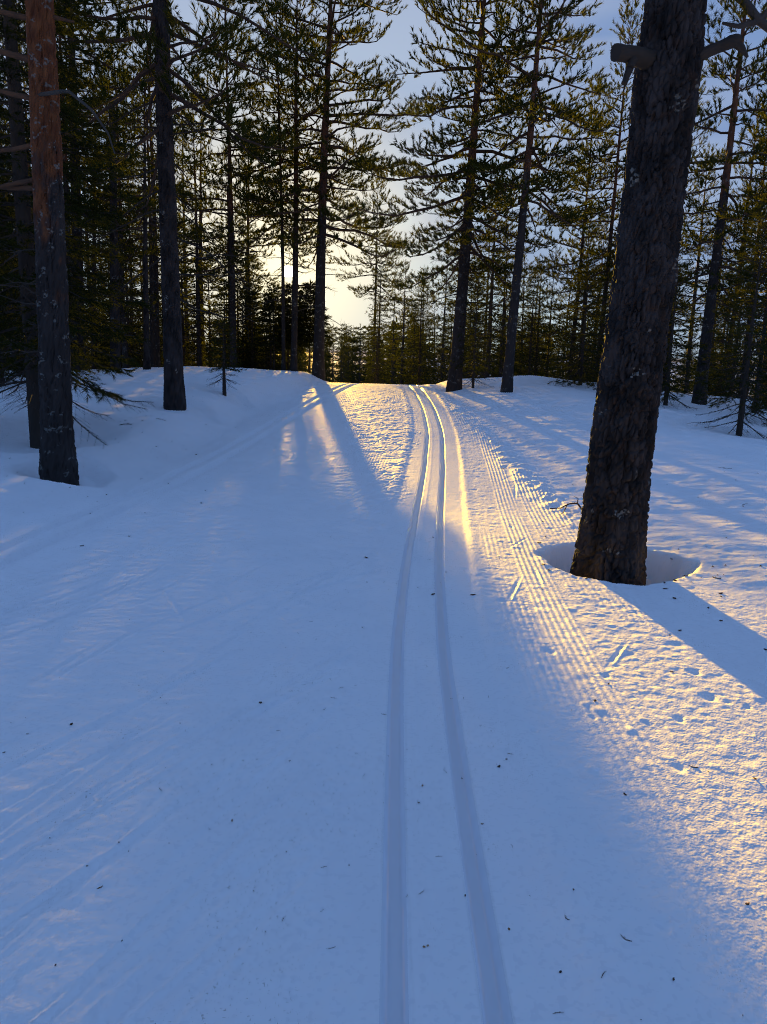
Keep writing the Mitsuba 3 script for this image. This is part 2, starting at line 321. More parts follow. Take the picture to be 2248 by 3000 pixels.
# ------------------------------------------------------------------ tree building
def frames(t):
    ref = np.where(np.abs(t[..., 2:3]) > 0.9, np.array([1.0, 0, 0]), np.array([0, 0, 1.0]))
    a = np.cross(t, ref)
    a /= np.linalg.norm(a, axis=-1, keepdims=True) + 1e-12
    return a, np.cross(t, a)


def unit(v):
    return v / (np.linalg.norm(v, axis=-1, keepdims=True) + 1e-12)


def tubes(P, R, sides):
    """Many tapered tubes at once: P (k, n, 3) centre lines, R (k, n) radii."""
    P, R = np.asarray(P, float), np.asarray(R, float)
    k, n = R.shape
    a, b = frames(unit(np.gradient(P, axis=1)))
    ang = np.arange(sides) * 2 * np.pi / sides
    v = P[:, :, None] + R[:, :, None, None] * (np.cos(ang)[:, None] * a[:, :, None] + np.sin(ang)[:, None] * b[:, :, None])
    g = np.arange(k * n * sides).reshape(k, n, sides)
    nx = np.roll(g, -1, axis=2)
    q = np.stack([g[:, :-1], nx[:, :-1], nx[:, 1:], g[:, 1:]], -1).reshape(-1, 4)
    return v.reshape(-1, 3), np.vstack([q[:, [0, 1, 2]], q[:, [0, 2, 3]]])


def join(parts):
    parts = [p for p in parts if p is not None and len(p[0])]
    if not parts:
        return None
    at = np.cumsum([0] + [len(p[0]) for p in parts])
    return np.vstack([p[0] for p in parts]), np.vstack([p[1] + o for p, o in zip(parts, at)])


def tufts(C, A, L, rg, blades=8, width=0.02, spread=(0.1, 0.8)):
    """Needle tufts: narrow blades fanned round the axes A from shoots that start at C and are about L long."""
    C, A, L = np.asarray(C, float), unit(np.asarray(A, float)), np.asarray(L, float)
    k = len(C)
    a, b = frames(A)
    th, ph = rg.uniform(*spread, (k, blades)), rg.uniform(0, 2 * np.pi, (k, blades))
    dirs = np.cos(th)[..., None] * A[:, None] + np.sin(th)[..., None] * (np.cos(ph)[..., None] * a[:, None] + np.sin(ph)[..., None] * b[:, None])
    base = C[:, None] + A[:, None] * (L[:, None] * rg.uniform(0, 0.65, (k, blades)))[..., None]
    ln = (L[:, None] * rg.uniform(0.45, 0.8, (k, blades)))[..., None]
    side = unit(np.cross(dirs, rg.normal(size=(k, blades, 3)))) * (width / 2)
    v = np.stack([base - side, base + side, base + dirs * ln], 2).reshape(-1, 3)
    return v, np.arange(len(v)).reshape(-1, 3)


def trunk_line(base, height, lean, bend, seed, n=24, sink=0.5):
    rg = np.random.default_rng(seed)
    h = np.concatenate([[-sink], np.linspace(0.0, height, n - 1)])
    ph = rg.uniform(0, 6.28, 4)
    wx = bend * (np.sin(h * 0.55 + ph[0]) * 0.6 + np.sin(h * 0.23 + ph[1])) ; wy = bend * np.sin(h * 0.4 + ph[2])
    wx, wy = wx - wx[1], wy - wy[1]
    return np.stack([base[0] + lean[0] * h + wx, base[1] + lean[1] * h + wy, base[2] + h], 1), h


def stem(line, radii, sides, rows, seed, plates=0.0, cell=(0.055, 0.12), rough=0.02, roots=0.0):
    """A trunk as one surface; bark plates stand proud of cracks where plates > 0 (metres)."""
    zz = np.linspace(0, 1, rows)
    t0 = np.linspace(0, 1, len(line))
    c = np.stack([np.interp(zz, t0, line[:, k]) for k in range(3)], 1)
    r = np.interp(zz, t0, radii)
    th = np.arange(sides) * 2 * np.pi / sides
    TH, H = np.meshgrid(th, c[:, 2])
    R0 = np.repeat(r[:, None], sides, 1)
    cx_, sy_ = np.cos(TH), np.sin(TH)
    p = np.stack([cx_ * R0 * 1.0, sy_ * R0, H], -1)
    off = rough * R0 * 2 * (meshkit.fbm(np.stack([cx_ * 1.2, sy_ * 1.2, H * 0.8 + seed], -1), 3, seed) - 0.5) * 2
    if plates > 0:
        n = max(6, int(round(2 * math.pi * float(np.median(r)) / cell[0])))
        warp = meshkit.fbm(p * np.array([9, 9, 5]) + seed, 2, seed + 3) - 0.5
        u, v = TH / (2 * np.pi) * n + 1.1 * warp, H / cell[1] + 1.3 * (meshkit.fbm(p * np.array([6, 6, 4]) + 7, 2, seed + 4) - 0.5)
        f1, f2, wh = np.full(u.shape, 9.0), np.full(u.shape, 9.0), np.zeros(u.shape)
        hashed = lambda i, j, k: (np.sin((np.mod(i, n)) * 127.1 + j * 311.7 + k * 74.7 + seed) * 43758.5453) % 1.0
        for a in (-1, 0, 1):
            for b in (-1, 0, 1):
                ci, cj = np.floor(u) + a, np.floor(v) + b
                dd = np.hypot(ci + hashed(ci, cj, 1) - u, cj + hashed(ci, cj, 2) - v)
                f2 = np.where(dd < f1, f1, np.minimum(f2, dd))
                wh = np.where(dd < f1, hashed(ci, cj, 3), wh)
                f1 = np.minimum(f1, dd)
        face = sstep(0.03, 0.30, f2 - f1)
        off = off + plates * (face * (0.75 + 0.7 * wh) - 0.6) + plates * 0.6 * (meshkit.fbm(p * np.array([30, 30, 12]), 3, seed + 5) - 0.5)
        ridged = np.abs(meshkit.fbm(p * np.array([13, 13, 1.7]) + np.array([0, 0, 0.35]) * warp[..., None] * 9 + seed, 3, seed + 6) - 0.5)
        off = off - plates * 1.5 * np.exp(-(ridged / 0.035) ** 2) + plates * 1.3 * (meshkit.fbm(p * np.array([7, 7, 2.2]), 2, seed + 8) - 0.5)
    foot = np.maximum(H - c[0, 2] - 0.25, 0)
    off = off + roots * R0 * np.exp(-foot / 0.22) * (0.5 + 0.5 * np.cos(4 * TH + 0.8 * np.cos(TH * 2 + seed))) 
    rr = R0 + off
    v = np.stack([c[:, None, 0] + cx_ * rr, c[:, None, 1] + sy_ * rr, H], -1).reshape(-1, 3)
    g = np.arange(rows * sides).reshape(rows, sides)
    nx = np.roll(g, -1, axis=1)
    q = np.stack([g[:-1], nx[:-1], nx[1:], g[1:]], -1).reshape(-1, 4)
    return v, np.vstack([q[:, [0, 1, 2]], q[:, [0, 2, 3]], np.stack([g[-1], nx[-1], np.full(sides, g[-1][0])], 1)])


def limb_curve(start, az, el0, el1, length, rg, n=7, sag=0.0, wig=0.25):
    """Points along one branch: it starts at elevation el0 and ends at el1 (radians)."""
    t = np.linspace(0, 1, n - 1)
    el = el0 + (el1 - el0) * t ** 1.6 - sag * np.sin(t * np.pi)
    azs = az + wig * np.cumsum(rg.normal(0, 0.35, n - 1))
    el = el + wig * rg.normal(0, 0.28, n - 1)
    step = length / (n - 1) * np.stack([np.cos(azs) * np.cos(el), np.sin(azs) * np.cos(el), np.sin(el)], 1)
    return np.vstack([start, start + np.cumsum(step, 0)])


def pine_branches(line, h, r_of, cb, top, R, rg, gap=0.13, prof=None, low=-15, high=40, sub_gap=0.17, azimuth=None, tuft_step=0.10, tuft=0.16, lift=0.8):
    """Live branches of a pine: [(main, radius0, subs (k,4,3), sub radii, tuft centres, axes)]."""
    out, z, i = [], cb, rg.uniform(0, 6.28)
    while z < top:
        t = (z - cb) / (top - cb + 1e-9)
        L = R * (prof(t) if prof else (0.72 + 0.5 * math.sin(min(1, t * 1.6) * math.pi / 2)) * (1 - t) ** 0.75 + 0.05) * rg.uniform(0.42, 1.45)
        L = max(L, 0.22)
        i += 2.4 + rg.normal(0, 0.5)
        az = i if azimuth is None else azimuth(rg)
        c = np.array([np.interp(z, h, line[:, k]) for k in range(3)])
        e0 = math.radians(low + (high - low) * t ** 1.3 + rg.normal(0, 9))
        main = limb_curve(c, az, e0, e0 + math.radians(rg.uniform(-4, 26)), L, rg, 7, sag=math.radians(14) * (1 - t), wig=0.38)
        r0 = min(0.010 + 0.013 * L, 0.8 * r_of(z))
        ns = max(3, int(L * 0.8 / sub_gap))
        s = np.linspace(0.24, 0.98, ns) + rg.normal(0, 0.02, ns)
        s = np.clip(s, 0.15, 1)
        pos = np.stack([np.interp(s * 6, np.arange(7), main[:, k]) for k in range(3)], 1)
        tan = unit(np.stack([np.interp(np.clip(s * 6 - 0.5, 0, 5), np.arange(6), np.diff(main, axis=0)[:, k]) for k in range(3)], 1))
        subs, tc, ta = [], [], []
        for k in range(ns):
            sl = min((0.58 * L * (1.05 - s[k]) + 0.15) * rg.uniform(0.7, 1.3), 0.95)
            turn = math.radians(rg.uniform(35, 65)) * (1 if k % 2 else -1)
            dx, dy = tan[k, 0], tan[k, 1]
            dirv = np.array([dx * math.cos(turn) - dy * math.sin(turn), dx * math.sin(turn) + dy * math.cos(turn), tan[k, 2] + rg.normal(0.08, 0.16)])
            dirv = unit(dirv)
            tt = np.linspace(0, 1, 4)[:, None]
            sp = pos[k] + dirv * sl * tt + np.array([0, 0, 1.0]) * (0.22 * sl * tt ** 2) + rg.normal(0, 0.02 * sl, (4, 3)) * tt
            subs.append(sp)
            m = max(2, int(sl * 0.78 / tuft_step))
            f = np.linspace(0.3, 1.0, m)
            tc.append(np.stack([np.interp(f * 3, np.arange(4), sp[:, q]) for q in range(3)], 1))
            ta.append(dirv * 0.75 + np.array([0, 0, lift]) + rg.normal(0, 0.32, (m, 3)))
        tc.append(main[-3:] + rg.normal(0, 0.02, (3, 3))); ta.append(np.repeat(tan[-1:], 3, 0) + np.array([0, 0, lift]) + rg.normal(0, 0.25, (3, 3)))
        out.append((main, r0, np.array(subs), np.vstack(tc), np.vstack(ta)))
        z += gap * rg.uniform(0.5, 1.5)
    return out


def bare_branches(line, h, r_of, z0, z1, n, R, rg, droop=(-35, 10), azimuth=None, subs=5, thick=1.0):
    out = []
    for k in range(n):
        z = z0 + (z1 - z0) * (k + rg.uniform(0.2, 0.8)) / n
        c = np.array([np.interp(z, h, line[:, q]) for q in range(3)])
        az = rg.uniform(0, 6.28) if azimuth is None else azimuth(rg)
        L = R * rg.uniform(0.35, 1.1)
        e0 = math.radians(rg.uniform(*droop))
        main = limb_curve(c, az, e0, e0 + math.radians(rg.uniform(-30, 30)), L, rg, 7, wig=0.55)
        sb = []
        for q in range(subs):
            s = rg.uniform(0.3, 0.95)
            p = np.array([np.interp(s * 6, np.arange(7), main[:, w]) for w in range(3)])
            dv = unit(rg.normal(0, 1, 3) * np.array([1, 1, 0.6]) + unit(main[-1] - main[0]) * 0.8 + np.array([0, 0, -0.2]))
            sl = L * rg.uniform(0.12, 0.4)
            tt = np.linspace(0, 1, 4)[:, None]
            sb.append(p + dv * sl * tt + rg.normal(0, 0.06 * sl, (4, 3)) * tt)
        out.append((main, (0.007 + 0.007 * L) * thick, np.array(sb)))
    return out


def wood(b, sides=5, sub_r=0.0045):
    main, r0, subs = b[0], b[1], b[2]
    m = tubes(main[None], (r0 * np.linspace(1, 0.22, 7) + 0.001)[None], sides)
    if not len(subs):
        return m
    return join([m, tubes(subs, np.tile(sub_r * np.linspace(1, 0.4, 4), (len(subs), 1)), 3)])


def put(key, mesh, bsdf, smooth=False):
    scene[key] = mikit.ply(mesh, bsdf, smooth=smooth)


def number(base, k):
    return base if k == 0 else f'{base}_{k:03d}'


names = {}


def new_thing(name, label=None, category=None, group=None, kind=None):
    key = number(name, names.get(name, 0))
    names[name] = names.get(name, 0) + 1
    labels[key] = {k: v for k, v in (('label', label), ('category', category), ('group', group), ('kind', kind)) if v}
    return key


def pine(key, base, H, r0, lean=(0, 0), bend=0.03, seed=1, cb=4.0, R=1.6, gap=0.13, sides=14, rows=60, plates=0.0, bark='bark_pine', dead=(1.5, 4.0, 10, 1.0), blades=12, width=0.025, tuft=0.18,
         single=True, prof=None, low=-18, azimuth=None, taper=0.85, cell=(0.055, 0.12), tuft_step=0.08, sub_gap=0.15, leaf='pine_needles', flare=0.35, lift=0.8, dead_az=None, limb='bark_limb', droop=(-35, 10)):
    rg = np.random.default_rng(seed)
    line, h = trunk_line(base, H, lean, bend, seed)
    hh = np.maximum(h, 0)
    rad = r0 * np.clip(1 - hh / H, 0.02, 1) ** taper * (1 + flare * np.exp(-hh / (1.6 * r0 + 0.02)))
    zs = line[:, 2]
    r_of = lambda z: float(np.interp(z, zs, rad))
    put(key + '__trunk', stem(line, rad, sides, rows, seed, plates, cell), bark, smooth=True if plates == 0 else 40)
    live = pine_branches(line, zs, r_of, base[2] + cb, base[2] + H * 0.985, R, rg, gap, prof, low, sub_gap=sub_gap, azimuth=azimuth, tuft_step=tuft_step, lift=lift)
    bare = bare_branches(line, zs, r_of, base[2] + dead[0], base[2] + dead[1], dead[2], dead[3], rg, azimuth=dead_az, droop=droop) if dead and dead[2] else []
    if single:
        for k, b in enumerate(live + bare):
            put(number(key + '__branch', k), wood(b), limb if k < len(live) else 'bark_dark')
    elif live or bare:
        put(key + '__branches', join([wood(b, 4) for b in live + bare]), limb)
        labels[key + '__branches'] = {'kind': 'stuff'}
    if live:
        C, A = np.vstack([b[3] for b in live]), np.vstack([b[4] for b in live])
        C, A = np.vstack([C, line[-1:]]), np.vstack([A, [[0, 0, 1.0]]])
        put(key + '__crown', tufts(C, A, tuft * rg.uniform(0.75, 1.25, len(C)), rg, blades, width), leaf)
    return line


def spruce_parts(H, R, seed, cb=0.3, gap=0.22, per=5, blades=7, width=0.02, tuft=0.15, r0=None, bare_low=0.0, base=(0, 0, 0), lean=(0, 0), sub_gap=0.14, step=0.12):
    """Trunk, branches and crown of a spruce; its lowest branches hang, and are bare up to the height bare_low."""
    rg = np.random.default_rng(seed)
    r0 = r0 or 0.012 * H + 0.02
    line, h = trunk_line(base, H, lean, 0.02, seed, n=12)
    hh = np.maximum(h, 0)
    rad = r0 * np.clip(1 - hh / H, 0.03, 1) ** 0.9
    trunk = stem(line, rad, 8, 16, seed)
    bw, C, A = [], [], []
    z, ph = cb, 0.0
    while z < H * 0.98:
        t = z / H
        for k in range(per):
            L = R * (1 - t) ** 0.85 * rg.uniform(0.7, 1.1) + 0.08
            az = ph + k * 2 * np.pi / per + rg.normal(0, 0.25)
            e0 = math.radians(-22 + 62 * t ** 1.5 + rg.normal(0, 6))
            c = np.array([np.interp(z, h, line[:, q]) for q in range(3)])
            main = limb_curve(c, az, e0, e0 + math.radians(14), L, rg, 6, sag=math.radians(8), wig=0.12)
            ns = max(2, int(L / sub_gap))
            s = np.linspace(0.25, 0.97, ns)
            pos = np.stack([np.interp(s * 5, np.arange(6), main[:, q]) for q in range(3)], 1)
            d0 = unit(main[-1] - main[0])
            sgn = np.where(np.arange(ns) % 2, 1, -1)[:, None]
            lat = np.array([-d0[1], d0[0], 0])
            dv = unit(d0 * 0.7 + lat * sgn * 0.85 + np.array([0, 0, -0.18]) + rg.normal(0, 0.12, (ns, 3)))
            sl = (0.36 * L * (1.05 - s) + 0.10)[:, None] * rg.uniform(0.7, 1.2, (ns, 1))
            tt = np.linspace(0, 1, 3)[None, :, None]
            subs = pos[:, None] + dv[:, None] * sl[:, None] * tt + np.array([0, 0, -0.12]) * sl[:, None] * tt ** 2
            bw.append(tubes(main[None], ((0.006 + 0.008 * L) * np.linspace(1, 0.25, 6))[None], 3))
            bw.append(tubes(subs, np.tile(0.0035 * np.linspace(1, 0.5, 3), (ns, 1)), 3))
            if z > bare_low:
                m = max(1, int(0.36 * L / step / 1.6))
                f = np.linspace(0.25, 0.95, m + 1)
                cc = pos[:, None] + dv[:, None] * sl[:, None] * f[None, :, None]
                C.append(cc.reshape(-1, 3)); A.append((np.repeat(dv[:, None], m + 1, 1) + rg.normal(0, 0.2, (ns, m + 1, 3))).reshape(-1, 3))
                C.append(pos); A.append(np.repeat(d0[None], ns, 0) + rg.normal(0, 0.3, (ns, 3)))
        ph += 0.7
        z += gap * rg.uniform(0.8, 1.2)
    C.append(line[-1:]); A.append(np.array([[0, 0, 1.0]]))
    C, A = np.vstack(C), np.vstack(A)
    return trunk, join(bw), tufts(C, A, tuft * rg.uniform(0.7, 1.25, len(C)), rg, blades, width, spread=(0.1, 0.75))


def spruce(key, x, y, H, R, seed, **kw):
    t, b, c = spruce_parts(H, R, seed, base=(x, y, float(ground_z(x, y))), **kw)
    put(key + '__trunk', t, 'bark_dark', True)
    put(key + '__branches', b, 'bark_dark')
    labels[key + '__branches'] = {'kind': 'stuff'}
    put(key + '__crown', c, 'spruce_needles')


def gz(x, y):
    return float(ground_z(x, y, wells=False))

# ------------------------------------------------------------------ the pines that stand near and along the trail
# the thick old pine right of the trail, standing in its melted well
t9 = new_thing('pine_tree', 'thick dark pine trunk in a melted snow well right of the trail', 'pine')
line9, h9 = trunk_line((1.90, 6.30, -0.36), 14.5, (0.030, 0.0), 0.012, 9, n=30, sink=0.3)
hh9 = np.maximum(h9, 0)
rad9 = 0.262 * np.clip(1 - hh9 / 17.0, 0.04, 1) ** 0.75 * (1 + 0.22 * np.exp(-hh9 / 0.35)) + 0.03 * np.exp(-((h9 - 4.1) / 0.25) ** 2)
lo9 = np.interp(np.linspace(-0.3, 5.6, 40), h9, np.arange(len(h9)))
seg = np.stack([np.interp(lo9, np.arange(len(h9)), line9[:, k]) for k in range(3)], 1)
put(t9 + '__trunk', stem(seg, np.interp(lo9, np.arange(len(h9)), rad9), 190, 470, 9, 0.019, (0.038, 0.095), 0.035, roots=0.22), 'bark_old', smooth=True)
up9 = np.interp(np.linspace(5.58, 14.5, 20), h9, np.arange(len(h9)))
seg = np.stack([np.interp(up9, np.arange(len(h9)), line9[:, k]) for k in range(3)], 1)
put(t9 + '__upper_trunk', stem(seg, np.interp(up9, np.arange(len(h9)), rad9), 24, 60, 9, 0), 'bark_pine', smooth=True)
rg9 = np.random.default_rng(91)
live9 = pine_branches(line9, line9[:, 2], lambda z: 0.15, 5.9, 13.6, 2.6, rg9, 0.16, low=-5)
for k, b in enumerate(live9):
    put(number(t9 + '__branch', k), wood(b, 6), 'bark_limb')
put(t9 + '__crown', tufts(np.vstack([b[3] for b in live9]), np.vstack([b[4] for b in live9]), np.full(sum(len(b[3]) for b in live9), 0.18), rg9, 6, 0.03), 'pine_needles')


def knotty(points, radii, sides, seed, rough=0.10, cap=True):
    """A short thick limb with uneven skin through the given points."""
    pts = np.asarray(points, float)
    t0, tt = np.linspace(0, 1, len(pts)), np.linspace(0, 1, 4 * len(pts))
    c = np.stack([np.interp(tt, t0, pts[:, k]) for k in range(3)], 1)
    r = np.interp(tt, t0, radii)
    v, f = tubes(c[None], r[None], sides)
    n, k = len(tt), sides
    ax = np.repeat(c, k, 0)
    v = ax + (v - ax) * (1 + rough * 2 * (meshkit.fbm(v * 22 + seed, 3, seed)[:, None] - 0.5))
    if cap:
        e = (n - 1) * k
        v = np.vstack([v, c[-1:]])
        f = np.vstack([f, [[e + j, e + (j + 1) % k, n * k] for j in range(k)]])
    return v, f


put(t9 + '__cut_limb', knotty([(2.02, 6.30, 3.80), (1.84, 6.18, 3.83), (1.70, 6.08, 3.83), (1.555, 6.00, 3.81)], [0.10, 0.070, 0.058, 0.056], 18, 3, 0.16), 'bark_dark', 40)
labels[t9 + '__cut_limb'] = {'label': 'sawn off limb stub on the left of the trunk'}
put(t9 + '__hanging_stub', knotty([(1.70, 6.05, 3.79), (1.665, 6.02, 3.70), (1.635, 6.0, 3.61)], [0.035, 0.026, 0.022], 9, 4, 0.22), 'bark_dark', 40)
put(t9 + '__broken_limb', knotty([(2.05, 6.25, 3.85), (2.23, 6.20, 3.88), (2.36, 6.17, 3.93), (2.45, 6.16, 3.965), (2.49, 6.16, 3.97)], [0.075, 0.043, 0.040, 0.046, 0.035], 12, 5, 0.22), 'bark_dark', 40)
put(t9 + '__splinter', knotty([(2.44, 6.16, 3.97), (2.50, 6.15, 3.92), (2.55, 6.14, 3.85)], [0.034, 0.028, 0.010], 7, 6, 0.3), 'bark_dark', 40)
labels[t9 + '__broken_limb'] = {'label': 'short broken limb on the right of the trunk'}
put(t9 + '__low_limb', knotty([(2.12, 6.35, 4.60), (2.36, 6.40, 4.40), (2.56, 6.42, 4.36), (2.70, 6.40, 4.20), (2.84, 6.36, 4.09), (3.10, 6.3, 3.96)], [0.05, 0.036, 0.034, 0.032, 0.028, 0.02], 10, 7, 0.10), 'dead_wood', 40)
put(t9 + '__low_limb_001', knotty([(2.95, 6.34, 4.34), (2.80, 6.38, 4.27), (2.68, 6.40, 4.18), (2.56, 6.40, 4.15), (2.44, 6.40, 4.17)], [0.034, 0.030, 0.026, 0.018, 0.010], 9, 8, 0.10), 'dead_wood', 40)
sprig = []
for k in range(26):
    c = np.array([2.36 + 0.34 * rg9.random(), 6.40 + rg9.normal(0, 0.12), 4.20 + rg9.normal(0, 0.06)])
    sprig.append((c, np.array([rg9.normal(-0.3, 0.5), rg9.normal(0, 0.4), 0.7 + rg9.normal(0, 0.4)])))
put(t9 + '__needle_sprig', tufts([s[0] for s in sprig], [s[1] for s in sprig], np.full(26, 0.085), rg9, 34, 0.0045, (0.2, 1.1)), 'pine_needles')

# the orange-barked pine at the left edge
t1 = new_thing('pine_tree', 'pine with orange flaking bark higher up standing at the left edge', 'pine')
west = lambda lo=150, hi=215: (lambda rg: math.radians(rg.uniform(lo, hi)))
line1 = pine(t1, (-3.93, 9.15, -0.02), 14.5, 0.183, (0.0205, 0), 0.02, 101, cb=6.4, R=2.6, gap=0.17, sides=90, rows=360, plates=0.014, dead=(1.5, 3.1, 12, 0.75), dead_az=west(130, 250), bark='bark_orange',
             cell=(0.045, 0.10), taper=0.62, flare=0.22, blades=12, width=0.012, droop=(-15, 20), low=-24)
for k, (z, ang, ln, r, e) in enumerate(((5.1, 176, 1.3, 0.032, 12), (4.66, 183, 1.5, 0.036, 14), (4.27, 172, 1.3, 0.03, 20), (3.84, 180, 1.1, 0.030, -6), (3.52, 187, 1.1, 0.028, -14), (3.37, 174, 1.3, 0.030, 3), (5.15, 5, 0.35, 0.03, -4))):
    c = np.array([np.interp(z, line1[:, 2], line1[:, 0]), np.interp(z, line1[:, 2], line1[:, 1]), z])
    rg = np.random.default_rng(500 + k)
    p = limb_curve(c, math.radians(ang), math.radians(e), math.radians(e - 8), ln, rg, 7, wig=0.22)
    put(number(t1 + '__thick_limb', k), knotty(p, r * np.linspace(1.1, 0.40, 7), 8, k, 0.18), 'orange_limb', 40)
c1 = np.array([np.interp(4.32, line1[:, 2], line1[:, 0]), 9.05, 4.32])
put(t1 + '__dead_limb', knotty([c1, c1 + [0.35, -0.1, 0.02], c1 + [0.62, -0.15, -0.18], c1 + [0.80, -0.2, -0.42], c1 + [0.86, -0.2, -0.62]], [0.024, 0.018, 0.014, 0.010, 0.006], 7, 61, 0.15), 'dead_wood', 40)

# the straight dark pine on the left bank
t2 = new_thing('pine_tree', 'straight dark pine on the left bank, second trunk from the left edge', 'pine')
pine(t2, (-3.90, 14.27, 0.52), 15.5, 0.172, (-0.0025, 0), 0.02, 102, cb=4.9, R=2.7, gap=0.125, sides=64, rows=260, plates=0.013, dead=(2.0, 5.4, 26, 1.7), taper=0.6, flare=0.18, blades=16, width=0.017, low=-20, bark='bark_old', tuft_step=0.085)

HERO = [
    # key label, x, y, H, r0, lean, seed, pine keywords
    ('slim pine with reddish stem between the second trunk and the sun', -5.30, 26.94, 12.4, 0.125, -0.003, 3, dict(cb=3.4, R=1.95, gap=0.10, dead=(1.6, 4.4, 26, 1.4))),
    ('thin pale stemmed pine a little left of the sun', -6.04, 33.55, 10.5, 0.105, 0.010, 4, dict(cb=3.4, R=1.5, dead=(1.5, 4, 16, 1.1))),
    ('thinner left stem of the pair that frames the sun', -3.50, 26.40, 11.2, 0.068, -0.014, 5, dict(cb=4.4, R=1.7, gap=0.11, dead=(2.0, 5.6, 34, 1.3), taper=0.6)),
    ('thicker right stem of the pair that frames the sun', -3.17, 26.45, 12.0, 0.112, 0.013, 6, dict(cb=4.8, R=1.95, gap=0.11, dead=(2.4, 6, 30, 1.5), taper=0.6)),
    ('tall straight pine just right of the low sun', -2.28, 25.87, 15.6, 0.19, 0.0266, 7, dict(cb=4.5, R=2.95, gap=0.10, dead=(2.0, 6.0, 14, 1.4), sides=20, low=-8)),
    ('broad pine with drooping lower boughs right of the ski track at the crest', 1.92, 22.20, 12.6, 0.195, 0.0307, 8, dict(cb=3.7, R=2.6, gap=0.08, dead=(2.3, 4.8, 22, 1.7), sides=20, low=-18, droop=(-30, 15))),
    ('slender pine between the crest and the thick near trunk', 3.15, 20.45, 12.8, 0.138, 0.0263, 10, dict(cb=4.6, R=2.05, gap=0.085, dead=(1.8, 5.2, 16, 1.2), sides=18)),
    ('pine with reddish upper stem leaning right at the right edge', 8.37, 20.82, 11.5, 0.165, 0.0133, 12, dict(cb=2.8, R=2.0, gap=0.13, dead=(1.2, 4, 14, 1.4), sides=18, azimuth=None)),
    ('golden backlit pine to the left of the thick near trunk', 7.10, 30.54, 11.2, 0.095, 0.020, 15, dict(cb=2.0, R=1.9, gap=0.105, dead=None)),
    ('pine whose golden top shows beside the sawn limb stub', 7.36, 27.49, 12.4, 0.10, 0.010, 16, dict(cb=3.6, R=1.5, gap=0.11, dead=None)),
    ('small bright pine standing alone in the gap beyond the crest', -0.71, 38.60, 10.9, 0.085, 0.001, 17, dict(cb=5.2, R=1.75, gap=0.11, dead=(2.5, 5.6, 14, 1.0))),
    ('very thin young pine far down the trail beyond the crest', 0.24, 45.75, 9.6, 0.055, 0.0144, 18, dict(cb=3.8, R=1.25, gap=0.15, dead=(2, 4, 8, 0.8))),
    ('dark pine behind the orange-barked trunk on the left', -8.80, 22.32, 14.0, 0.185, 0.030, 19, dict(cb=4.4, R=2.3, gap=0.12, dead=(1.2, 5, 18, 1.8), sides=18, bark='bark_old')),
    ('thin reddish pine behind the left bank', -8.07, 27.41, 13.0, 0.105, 0.008, 20, dict(cb=4.6, R=1.7, gap=0.13, dead=(1.5, 5, 14, 1.3))),
    ('short dark pine left of the second trunk on the left bank', -6.82, 22.17, 8.5, 0.092, 0.03, 21, dict(cb=3.4, R=1.5, gap=0.12, dead=(0.8, 3.8, 14, 1.3), bark='bark_old')),
    ('thin leaning pine deep in the left of the forest', -11.40, 30.40, 12.0, 0.11, 0.0446, 22, dict(cb=4.4, R=1.9, gap=0.125, dead=(1.5, 5, 12, 1.4))),
    ('dark stemmed pine against the right edge of the picture', 10.55, 21.40, 11.5, 0.10, 0.012, 23, dict(cb=2.2, R=1.9, gap=0.11, dead=(1, 3, 8, 1.0))),
]
for lab, hx, hy, H, r0, lean, seed, kw in HERO:
    k = new_thing('pine_tree', lab, 'pine')
    pine(k, (hx, hy, float(ground_z(hx, hy)) - 0.03), H, r0, (lean, 0), 0.03, 200 + seed, **{**dict(plates=0.006 if r0 > 0.12 else 0.0, rows=90, flare=0.25), **kw})

# the broken snag, the young trees at the edge of the snow
k = new_thing('broken_snag', 'branchless dead trunk with a broken top in the left of the forest', 'dead tree')
sx, sy = -7.67, 22.04
line, hs = trunk_line((sx, sy, gz(sx, sy)), 6.7, (0.033, 0), 0.02, 77, n=16)
v, f = stem(line, 0.15 * np.clip(1 - np.maximum(hs, 0) / 14, 0.1, 1), 20, 70, 77, 0.006)
top = v[:, 2] > line[-1, 2] - 0.05
v[top, 2] += 0.45 * np.random.default_rng(5).random(top.sum()) ** 2
put(k + '__trunk', (v, f), 'bark_old', 40)
for j, b in enumerate(bare_branches(line, line[:, 2], lambda z: 0.1, line[1, 2] + 2.5, line[-1, 2] - 0.2, 5, 0.9, np.random.default_rng(6), droop=(-60, 0))):
    put(number(k + '__branch', j), wood(b), 'bark_dark')

